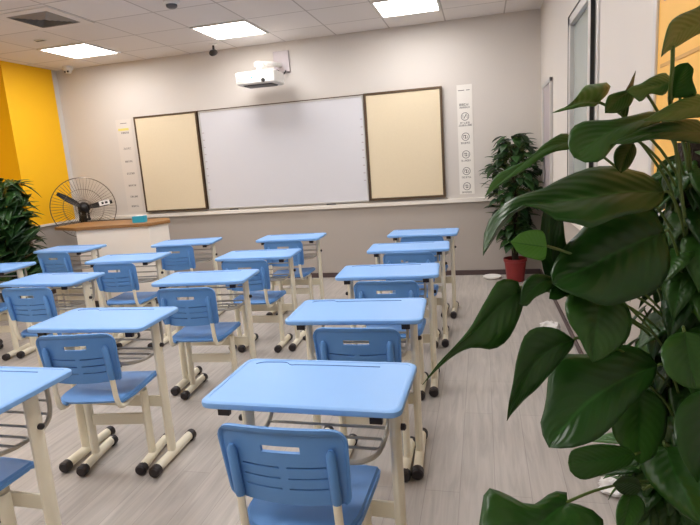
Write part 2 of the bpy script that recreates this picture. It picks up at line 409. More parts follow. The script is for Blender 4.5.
# right sign strip
t = thing('sign_strip', 'tall narrow white sign with a column of round icons right of the boards', 'sign', (.1, 0, .97))
bm = bmesh.new(); box(bm, -.085, .085, -.006, -.001, 0, 1.23); obj('sheet', bm, M['offwhite'], t, smooth=False)
def print_part(name, fn):
    bm = bmesh.new(); fn(bm); obj(name, bm, M['ink'], t, smooth=False)
def head(bm): box(bm, -.07, .0, -.0068, -.0062, 1.165, 1.172); box(bm, .02, .06, -.0068, -.0062, 1.165, 1.172)
print_part('heading_rule', head)
def title(bm): marks(bm, -.06, .055, 1.00, .024, -.0062); marks(bm, -.06, .055, .972, .018, -.0062)
print_part('title', title)
for i, zc in enumerate((.88, .655, .455, .265, .09)):
    def icon(bm):
        ring(bm, 0, zc, .045, -.0062)
        if i == 0: tube(bm, [(-.014, -.0065, zc-.022), (.016, -.0065, zc+.026)], .004, 6)
        else:
            box(bm, -.012, .012, -.0068, -.0062, zc-.020, zc-.012); box(bm, -.018, .010, -.0068, -.0062, zc+.010, zc+.018); box(bm, -.004, .004, -.0068, -.0062, zc-.012, zc+.010)
        box(bm, -.026, -.021, -.0068, -.0062, zc-.014, zc+.02); box(bm, .021, .026, -.0068, -.0062, zc-.02, zc+.012)
    print_part('icon', icon)
    def cap(bm):
        marks(bm, -.055, .055, zc-.080, .020, -.0062)
        if i == 0: marks(bm, -.075, .08, zc-.107, .020, -.0062)
    print_part('caption', cap)
# left column of signs (same strip, paler print)
t = thing('sign_strip', 'narrow pale sign with small lines of print left of the boards, above the lectern', 'sign', (-4.33, 0, .97))
bm = bmesh.new(); box(bm, -.115, .115, -.004, -.001, 0, 1.22); obj('sheet', bm, M['sheet_pale'], t, smooth=False)
print_part('heading_rule', lambda bm: box(bm, -.05, .05, -.0048, -.0042, 1.165, 1.172))
for zc in (1.035, .83, .66, .50, .34, .19, .06): print_part('print_line', lambda bm: marks(bm, -.05, .06, zc, .022, -.0042))
bm = bmesh.new(); box(bm, -.09, .07, -.0048, -.0042, 1.075, 1.105); obj('highlight', bm, M['yellow_ink'], t, smooth=False)

# ------------------------------------------------------------------ lectern, box, fan
t = thing('lectern', "teacher's lectern with pale panels and a brown wood top by the front wall", 'lectern', (-.06, 0, 0))
top = [(-4.46, -1.28), (-4.06, -1.44), (-3.22, -1.30), (-3.12, -1.03), (-3.30, -.76), (-4.46, -.78)]
bm = bmesh.new()
cx, cy = -3.8, -1.1
ins = lambda s: [(cx+(x-cx)*s, cy+(y-cy)*s) for x, y in top]
loft(bm, [[(x, y, .895) for x, y in ins(.995)], [(x, y, .90) for x, y in top], [(x, y, .925) for x, y in top], [(x, y, .93) for x, y in ins(.995)]])
obj('top', bm, M['wood_top'], t, smooth=False)
body = [(-4.07, -1.41), (-3.24, -1.275), (-3.15, -1.03), (-3.33, -.80), (-4.07, -.80)]
bm = bmesh.new(); loft(bm, [[(x, y, .08) for x, y in body], [(x, y, .895) for x, y in body]]); obj('body', bm, M['podium'], t, smooth=False, bevel=.004)
bm = bmesh.new(); loft(bm, [[(cx+(x-cx)*.93, cy+(y-cy)*.93, z) for x, y in body] for z in (0, .08)]); obj('plinth', bm, M['darkgrey'], t, smooth=False)
bm = bmesh.new(); column(bm, -4.38, -.86, 0, .895, .02, .02); obj('leg', bm, M['cream'], t)
t = thing('tissue_box', 'small teal box standing on the lectern top', 'box', (-3.49, -1.14, .93), R(10))
bm = bmesh.new(); loft(bm, [rrect(.135, .1, .008, 0), rrect(.135, .1, .008, .07)]); obj('carton', bm, M['teal'], t)
bm = bmesh.new(); loft(bm, [rrect(.09, .03, .012, .0705), rrect(.085, .02, .01, .072), rrect(.03, .008, .003, .078)]); obj('slot', bm, M['white'], t)

FZ = 1.085
t = thing('pedestal_fan', 'large black industrial fan with a round wire cage behind the lectern', 'fan', (-4.765, -.46, 0), R(38))
# local: -y faces the class
bm = bmesh.new(); lathe(bm, [(.22, 0), (.22, .02), (.06, .05), (.03, .07)]); obj('base', bm, M['black'], t)
bm = bmesh.new(); tube(bm, [(0, .06, .05), (0, .06, FZ-.02)], .018, 12); obj('pole', bm, M['darkgrey'], t)
bm = bmesh.new(); tube(bm, [(0, .16, FZ), (0, .13, FZ), (0, .02, FZ), (0, -.01, FZ)], [.04, .07, .075, .05], 16)
box(bm, -.075, -.05, .03, .08, FZ-.15, FZ-.02); box(bm, .03, .055, .03, .08, FZ-.15, FZ-.02); box(bm, -.08, .06, .03, .08, FZ-.17, FZ-.14)
obj('motor', bm, M['black'], t)
RC = .388
def circ(r, y, n=48): return [(r*math.cos(2*PI*k/n), y, FZ+r*math.sin(2*PI*k/n)) for k in range(n)]
bm = bmesh.new()
tube(bm, circ(RC, 0), .006, 6, closed=True)
b2 = bmesh.new()
for rr, yy in ((.10, -.085), (.10, .085), (.24, -.06), (.24, .06)): tube(bm, circ(rr, yy, 32), .0022, 5, closed=True)
for k in range(56):
    a = 2*PI*k/56; c, s = math.cos(a), math.sin(a)
    for sg in (-1, 1):
        tube(bm, [(c*r, sg*y, FZ+s*r) for r, y in ((.07, .088), (.18, .078), (.30, .045), (RC, 0))], .0013, 4, cap=False)
obj('cage', bm, M['steel'], t)
for a0 in (143, 8, 262):
    bm = bmesh.new(); a = R(a0); rows = []
    for i in range(9):
        r = .05+.30*i/8; w = .020+.022*math.sin(PI*min(1, .18+.8*i/8)); tw = R(38-20*i/8)
        rows.append([Vector((r, 0, 0))+Vector((0, -math.sin(tw)*q*w, math.cos(tw)*q*w)) + Vector((0, -.008*math.cos(q*1.5), 0)) for q in (-1, -.5, 0, .5, 1)])
    mt = Matrix.Translation((0, -.035, FZ)) @ Matrix.Rotation(-a, 4, 'Y')
    g = [[bm.verts.new(mt @ p) for p in row] for row in rows]
    for i in range(8):
        for j in range(4): bm.faces.new((g[i][j], g[i][j+1], g[i+1][j+1], g[i+1][j]))
    bmesh.ops.solidify(bm, geom=bm.faces[:], thickness=.003)
    obj('blade', bm, M['black'], t)
bm = bmesh.new(); tube(bm, [(0, -.012, FZ), (0, -.07, FZ), (0, -.085, FZ)], [.045, .045, .02], 14); obj('hub', bm, M['black'], t)
bm = bmesh.new(); mt = Matrix.Translation((.25, -.073, FZ+.045)) @ Matrix.Rotation(R(-8), 4, 'Y'); box(bm, -.065, .065, -.002, .002, -.03, .03, mt); obj('label_plate', bm, M['white'], t, smooth=False)
bm = bmesh.new(); mt = Matrix.Translation((.25, -.0756, FZ+.045)) @ Matrix.Rotation(R(-8), 4, 'Y'); box(bm, -.035, -.008, -.0005, .0005, -.012, .014, mt); box(bm, .008, .04, -.0005, .0005, -.012, .014, mt); obj('label_print', bm, M['black'], t, smooth=False)

# ------------------------------------------------------------------ desk
DW, DD, DH = .619, .368, .772
def make_desk():
    t = thing('school_desk', '', 'desk', group='pale blue school desks in rows')
    bm = bmesh.new()
    def lp(inset, z, r=.034, near=0): return rrect(DW-2*inset, DD-2*inset+near, r-inset*.3, z, 6, 0, near/2*-1)
    loft(bm, [lp(.006, DH-.024), lp(.001, DH-.020), lp(0, DH-.012), lp(.001, DH-.005), lp(.006, DH-.0008), lp(.012, DH), lp(.018, DH, near=.004), lp(.0195, DH-.0018, near=.004), lp(.022, DH-.0018, near=.004)])
    obj('desktop', bm, M['blue'], t)
    bm = bmesh.new()
    pts = [(-.255, .128), (-.235, .145), (-.20, .148), (-.15, .148), (-.125, .128), (-.10, .13), (0, .133), (.19, .133)]
    tube(bm, smooth_path([(x, y, DH-.0012) for x, y in pts], 4), .0022, 6, flat=.5)
    obj('pen_groove', bm, M['groove'], t)  # raised bead; its darker blue paints the shade of a recess
    bm = bmesh.new()
    for sx in (-1, 1): box(bm, sx*.235-.014, sx*.235+.014, -.155, .15, DH-.046, DH-.0242)
    box(bm, -.235, .235, .06, .085, DH-.046, DH-.0242)
    obj('top_frame', bm, M['grey_metal'], t, smooth=False, bevel=.003)
    for sx in (-1, 1):
        bm = bmesh.new(); loft(bm, [[(sx*.235-.018, y, DH-.049), (sx*.235+.018, y, DH-.049), (sx*.235+.018, y, DH-.0245), (sx*.235-.018, y, DH-.0245)] for y in (-.168, -.152)])
        obj('end_cap', bm, M['cap'], t, smooth=False)
    # book basket: bent side rods joined in a U at the front, cross rods
    bm = bmesh.new(); X = .212
    side = [(X, .135, DH-.05), (X, .135, .64), (X, .12, .595), (X, .08, .572), (X, .0, .566), (X-.005, -.06, .568), (X-.03, -.105, .572), (X-.08, -.125, .574)]
    path = side+[(-x, y, z) for x, y, z in reversed(side)]
    tube(bm, smooth_path(path, 4), .0085, 8)
    for (y, z) in ((.135, .66), (.128, .61), (.09, .575), (.03, .567), (-.03, .567)): tube(bm, [(-X, y, z), (X, y, z)], .0055, 6)
    obj('book_basket', bm, M['grey_metal'], t)
    for sx in (-1, 1):
        bm = bmesh.new(); column(bm, sx*.252, .02, .04, DH-.026, .0185, .029)
        c = obj('leg', bm, M['cream'], t)
        bm = bmesh.new(); lathe(bm, [(.011, 0), (.011, .012), (.006, .016)], n=10)
        bmesh.ops.rotate(bm, verts=bm.verts[:], matrix=Matrix.Rotation(R(90*sx), 3, 'Y')); bmesh.ops.translate(bm, verts=bm.verts[:], vec=(sx*(.252+.0185), .02, .62))
        obj('hook_knob', bm, M['cap'], c)
        bm = bmesh.new(); tube(bm, [(sx*.252, -.125, .034), (sx*.252, .205, .034)], .025, 14, flat=.9); f = obj('foot', bm, M['cream'], t)
        for y0, y1 in ((-.165, -.125), (.195, .235)):
            bm = bmesh.new(); tube(bm, [(sx*.252, y0, .03), (sx*.252, y0+.008*(1 if y0 < 0 else 0), .03), (sx*.252, y1-.008*(1 if y0 > 0 else 0), .03), (sx*.252, y1, .03)], [.022, .029, .029, .022], 14)
            obj('rubber_cap', bm, M['cap'], f)
    bm = bmesh.new(); box(bm, -.24, .24, .034, .046, .28, .34); obj('crossbar', bm, M['cream'], t, smooth=False, bevel=.004)
    return t

# ------------------------------------------------------------------ chair
def shell(bm, X, V, pos, skip=lambda i, j: False, th=.008, uw=None):
    g = [[bm.verts.new(pos(x, v)) for x in X] for v in V]
    for j in range(len(V)-1):
        for i in range(len(X)-1):
            if not skip((X[i]+X[i+1])/2, (V[j]+V[j+1])/2): bm.faces.new((g[j][i], g[j][i+1], g[j+1][i+1], g[j+1][i]))
    loose = [v for v in bm.verts if not v.link_faces]
    bmesh.ops.delete(bm, geom=loose, context='VERTS')
    bmesh.ops.recalc_face_normals(bm, faces=bm.faces[:])
    bmesh.ops.solidify(bm, geom=bm.faces[:], thickness=th)

BW, BZ0, BZ1 = .188, .54, .77
def back_pos(x, v):
    """x in -1..1, v height in metres above BZ0"""
    h = BZ1-BZ0; r = .045
    hw = BW
    if v > h-r: hw = BW-r+math.sqrt(max(0, r*r-(v-(h-r))**2))
    if v < r*.6: hw = BW-r*.25+.25*math.sqrt(max(0, r*r-((r*.6-v)/.6)**2))
    hw *= .955+.045*min(1, v/h*1.2)
    xx = x*hw if abs(x) > .8 else x*BW*(.8+(hw/BW-.8)*abs(x)/.8 if False else 1)
    if abs(x) > .8:
        s = 1 if x > 0 else -1; xx = s*(.8*BW*min(1, hw/BW+.0)+(abs(x)-.8)/.2*(hw-.8*BW*min(1, hw/BW)))
    else: xx = x*BW*min(1, hw/BW)
    y = -.238-(v/h)*.034 + .024*(xx/BW)**2          # leans back, wraps forward at the sides
    q = 1-(xx/BW)**2
    z = BZ0+v-.012*q*min(1, max(0, (h*.8-v)/(h*.3)))+.005*q*min(1, v/h)
    if abs(x) > .93 or v > h-.012: y += -.007
    return (xx, y, z)
def make_chair():
    t = thing('school_chair', '', 'chair', group='blue school chairs in rows')
    X = [-1, -.965, -.93, -.88, -.8, -.74, -.66, -.55, -.44, -.38, -.30, -.2, -.1, -.06]; X = X+[0]+[-x for x in reversed(X)]
    h = BZ1-BZ0
    V = [0, .008, .022, .036, .0485, .0535, .068, .0825, .0875, .102, .1165, .1215, .138, .150, .158, .168, .176, .184, .190, .198, .206, .212, .218, .223, .227, h]
    def skip(x, v):
        a = abs(x)
        if .06 < a < .66 and (.048 < v < .054 or .082 < v < .088 or .116 < v < .122): return True
        return a < .30 and .158 < v < .176
    bm = bmesh.new(); shell(bm, X, V, back_pos, skip, .010)
    b_ = bmesh.new(); shell(b_, X, V, lambda x, v: (back_pos(x, v)[0]*.985, back_pos(x, v)[1]+.0095, back_pos(x, v)[2]), lambda x, v: abs(x) > .93 or v < .03 or v > .215 or (abs(x) < .30 and .158 < v < .176) or (.138 < v), .002)  # backing sheet added behind the slots so that they go dark
    tmp = bpy.data.meshes.new('tmp'); b_.to_mesh(tmp); b_.free(); bm.from_mesh(tmp); bpy.data.meshes.remove(tmp)
    b = obj('backrest', bm, M['blue_chair'], t, sharp=50)
    for sx in (-1, 1):
        bm = bmesh.new(); tube(bm, [(sx*.142, -.240, .545), (sx*.142, -.2435, .56), (sx*.142, -.262, .70), (sx*.142, -.262, .715)], [.012, .0145, .0135, .006], 12)
        obj('tube_sleeve', bm, M['blue_chair'], b)
    # seat
    def seat_pos(x, v):
        # v 0 back .. 1 front
        yb, yf = -.205, .165; r = .22
        hw = .178+.008*v
        if v < r: hw -= .05*(1-math.sqrt(max(0, 1-((r-v)/r)**2)))
        if v > 1-r*.6: hw -= .035*(1-math.sqrt(max(0, 1-((v-1+r*.6)/(r*.6))**2)))
        y = yb+(yf-yb)*v - .02*x*x*(1 if v > .9 else 0)
        z = .442-.012*math.sin(PI*min(1, v*1.15))*(1-x*x) + .004*abs(x)**3
        if v < .12: z -= .018*((.12-v)/.12)**2
        if v > .85: z -= .022*((v-.85)/.15)**2
        if abs(x) > .94: z -= .010
        return (x*hw, y, z)
    Xs = [-1, -.97, -.94, -.88, -.75, -.6, -.45, -.3, -.15]; Xs = Xs+[0]+[-x for x in reversed(Xs)]
    Vs = [0, .02, .05, .09, .14, .2, .28, .38, .5, .62, .72, .8, .86, .91, .95, .98, 1]
    bm = bmesh.new(); shell(bm, Xs, Vs, seat_pos, th=.014); obj('seat', bm, M['blue_chair'], t, sharp=50)
    # bent tube from under the seat up behind the backrest
    for sx in (-1, 1):
        bm = bmesh.new()
        tube(bm, smooth_path([(sx*.142, -.2435, .565), (sx*.142, -.240, .53), (sx*.143, -.234, .46), (sx*.146, -.222, .415), (sx*.148, -.19, .397), (sx*.148, -.14, .397), (sx*.147, -.06, .405), (sx*.145, .04, .408)], 4), .012, 10)
        obj('back_support', bm, M['cream'], t)
    bm = bmesh.new(); box(bm, -.155, .155, -.03, .03, .388, .404); box(bm, -.15, -.12, -.12, .10, .404, .418); box(bm, .12, .15, -.12, .10, .404, .418); obj('seat_frame', bm, M['cream'], t, smooth=False, bevel=.003)
    for sx in (-1, 1):
        bm = bmesh.new(); column(bm, sx*.153, 0, .04, .39, .017, .027); obj('leg', bm, M['cream'], t)
        bm = bmesh.new(); tube(bm, [(sx*.153, -.115, .033), (sx*.153, .155, .033)], .024, 14, flat=.9); f = obj('foot', bm, M['cream'], t)
        for y0, y1, a in ((-.15, -.11, 1), (.145, .185, 0)):
            bm = bmesh.new(); tube(bm, [(sx*.153, y0, .0285), (sx*.153, y0+.008*a, .0285), (sx*.153, y1-.008*(1-a), .0285), (sx*.153, y1, .0285)], [.021, .028, .028, .021], 14)
            obj('rubber_cap', bm, M['cap'], f)
    bm = bmesh.new(); box(bm, -.148, .148, -.006, .006, .205, .265); obj('crossbar', bm, M['cream'], t, smooth=False, bevel=.003)
    return t

desk0 = make_desk(); chair0 = make_chair()
# column and row words for the labels; A is the column nearest the plant, row 1 nearest the camera
DESKS = [  # x, y, yaw, chair dx, dy, dyaw, desk words, chair words
 (-.260, -4.978, -1.0, .0, -.005, 0, 'nearest the camera, front and centre of the photo', 'nearest the camera, cut by the bottom edge of the photo'),
 (-.300, -4.144, 2.5, .045, .005, -1.5, 'just behind the nearest one, in the column beside the plant', 'showing just beyond the far edge of the nearest desk'),
 (-.300, -3.274, 3, .025, -.02, -2, 'third from the camera in the column beside the plant', 'at the third desk from the camera beside the plant'),
 (-.287, -2.392, 3, .025, .0, -2, 'fourth from the camera in the column beside the plant', 'at the fourth desk from the camera beside the plant'),
 (-.253, -1.623, -1, .015, .03, 0, 'nearest the front wall, in the column beside the plant', 'at the far right desk, nearest the front wall'),
 (-1.508, -5.108, 0, -.03, .0, 0, 'cut by the lower left edge of the photo', 'with only its seat showing at the lower left edge'),
 (-1.562, -4.285, 2, .0, .02, 7, 'with the wholly visible chair, at the lower left', 'whole in view at the lower left, beside its desk'),
 (-1.497, -3.360, 5, .00, -.04, 0, 'middle of the five in the second column from the plant', 'at the middle desk of the second column from the plant'),
 (-1.475, -2.535, 3, -.01, -.0, -1, 'fourth from the camera in the second column', 'at the fourth desk from the camera, second column'),
 (-1.520, -1.625, 2.5, .0, .02, -1, 'nearest the front wall, under the middle of the whiteboard', 'at the desk under the middle of the whiteboard'),
 (-2.735, -3.325, -1, .03, -.005, 5, 'touching the left edge, nearest of the third column', 'at the nearest desk of the third column, left edge'),
 (-2.680, -2.525, 5, .04, .0, -1, 'middle one in view of the third column', 'at the middle desk in view of the third column'),
 (-2.600, -1.694, 8, -.015, .02, -2, 'just right of the lectern by the front wall', 'at the desk just right of the lectern'),
 (-3.835, -1.866, -1, .03, .02, 0, 'in front of the lectern, beside the left plant', 'at the desk in front of the lectern'),
 (-3.82, -2.83, 6, .0, -.02, 0, 'cut by the left edge, just below the left plant', 'at the desk cut by the left edge, below the left plant'),
]
for i, (x, y, a, cx_, cy_, ca, dl, chl) in enumerate(DESKS):
    d = desk0 if i == 0 else copy_tree(desk0)
    d.location = (x, y, 0); d.rotation_euler = (0, 0, R(a)); d['label'] = 'pale blue school desk ' + dl
    c = chair0 if i == 0 else copy_tree(chair0)
    q = Matrix.Rotation(R(a), 3, 'Z') @ Vector((cx_, -.04+cy_, 0))
    c.location = (x+q.x, y+q.y, 0); c.rotation_euler = (0, 0, R(a+ca)); c['label'] = 'blue school chair ' + chl

# ------------------------------------------------------------------ plants
def resample(pts, n):
    S = smooth_path(pts, 6); d = [0]
    for a, b in zip(S, S[1:]): d.append(d[-1]+(b-a).length)
    out = []; k = 0
    for i in range(n):
        s = d[-1]*i/(n-1)
        while k < len(d)-2 and d[k+1] < s: k += 1
        t = (s-d[k])/max(1e-9, d[k+1]-d[k]); out.append(S[k].lerp(S[k+1], min(1, max(0, t))))
    return out
def leaf_mesh(bm, mid, left, right, tone, n=14, k=4, bulge=.10):
    uvl = bm.loops.layers.uv.verify(); tl = bm.verts.layers.float.get('tone') or bm.verts.layers.float.new('tone')
    Mi, Le, Ri = resample(mid, n), resample(left, n), resample(right, n)
    w = max((a-b).length for a, b in zip(Le, Ri)); nrm = Vector()
    for i in range(1, n-1): nrm += (Le[i]-Mi[i]).cross(Mi[i+1]-Mi[i-1]) - (Ri[i]-Mi[i]).cross(Mi[i+1]-Mi[i-1])
    if nrm.length < 1e-9: nrm = Vector((0, 0, 1))
    nrm.normalize()
    if nrm.z < 0: nrm = -nrm
    rows = []
    for i in range(n):
        v = i/(n-1); row = []
        for j in range(-k, k+1):
            u = j/k; e = Le[i] if j < 0 else Ri[i]
            p = Mi[i].lerp(e, abs(u))
            p = p + nrm*(bulge*w*(math.sin(PI*min(1, abs(u)*.85))*.9)*math.sin(PI*min(1, .08+v*.9)) + w*.004*math.sin(v*26)*abs(u))
            vv = bm.verts.new(p); vv[tl] = tone; row.append((vv, (.5+u*.5, v)))
        rows.append(row)
    for i in range(n-1):
        for j in range(2*k):
            q = [rows[i][j], rows[i][j+1], rows[i+1][j+1], rows[i+1][j]]
            f = bm.faces.new([a[0] for a in q])
            for l, a in zip(f.loops, q): l[uvl].uv = a[1]
HEART = [(0, 0), (.16, -.10), (.32, -.07), (.42, .08), (.45, .27), (.39, .48), (.27, .70), (.11, .90), (0, 1.06)]
def heart_leaf(bm, base, dirv, up, L, W, droop, tone, n=9, k=3):
    d = Vector(dirv).normalized(); up = (Vector(up)-d*Vector(up).dot(d)).normalized(); s = d.cross(up)
    def P(x, y): return Vector(base)+d*(y*L)+s*(x*W*2)+up*(-droop*L*max(0, y)**2)+Vector((0, 0, -.35*droop*L*max(0, y)**2))
    mid = [P(0, t) for t in (0, .2, .45, .7, .9, 1.06)]
    leaf_mesh(bm, mid, [P(-x, y) for x, y in HEART], [P(x, y) for x, y in HEART], tone, n, k)
def foliage(name, bm, m, parent):
    me = bpy.data.meshes.new(name); bm.to_mesh(me); bm.free(); me.materials.append(m)
    for p in me.polygons: p.use_smooth = True
    o = bpy.data.objects.new(name, me); col.objects.link(o); o.parent = parent
    sm = o.modifiers.new('thickness', 'SOLIDIFY'); sm.thickness = .0007; sm.offset = 0
    return o
def pot(t, r, h, m, soilz=None):
    bm = bmesh.new(); lathe(bm, [(r*.76, 0), (r*.98, h*.86), (r*1.06, h*.88), (r*1.06, h), (r*.98, h), (r*.95, h*.86)], n=32, cap1=False); obj('pot', bm, m, t)
    bm = bmesh.new(); lathe(bm, [(r*.94, h*.80), (r*.94, h*.88)], n=32); obj('soil', bm, M['soil'], t)

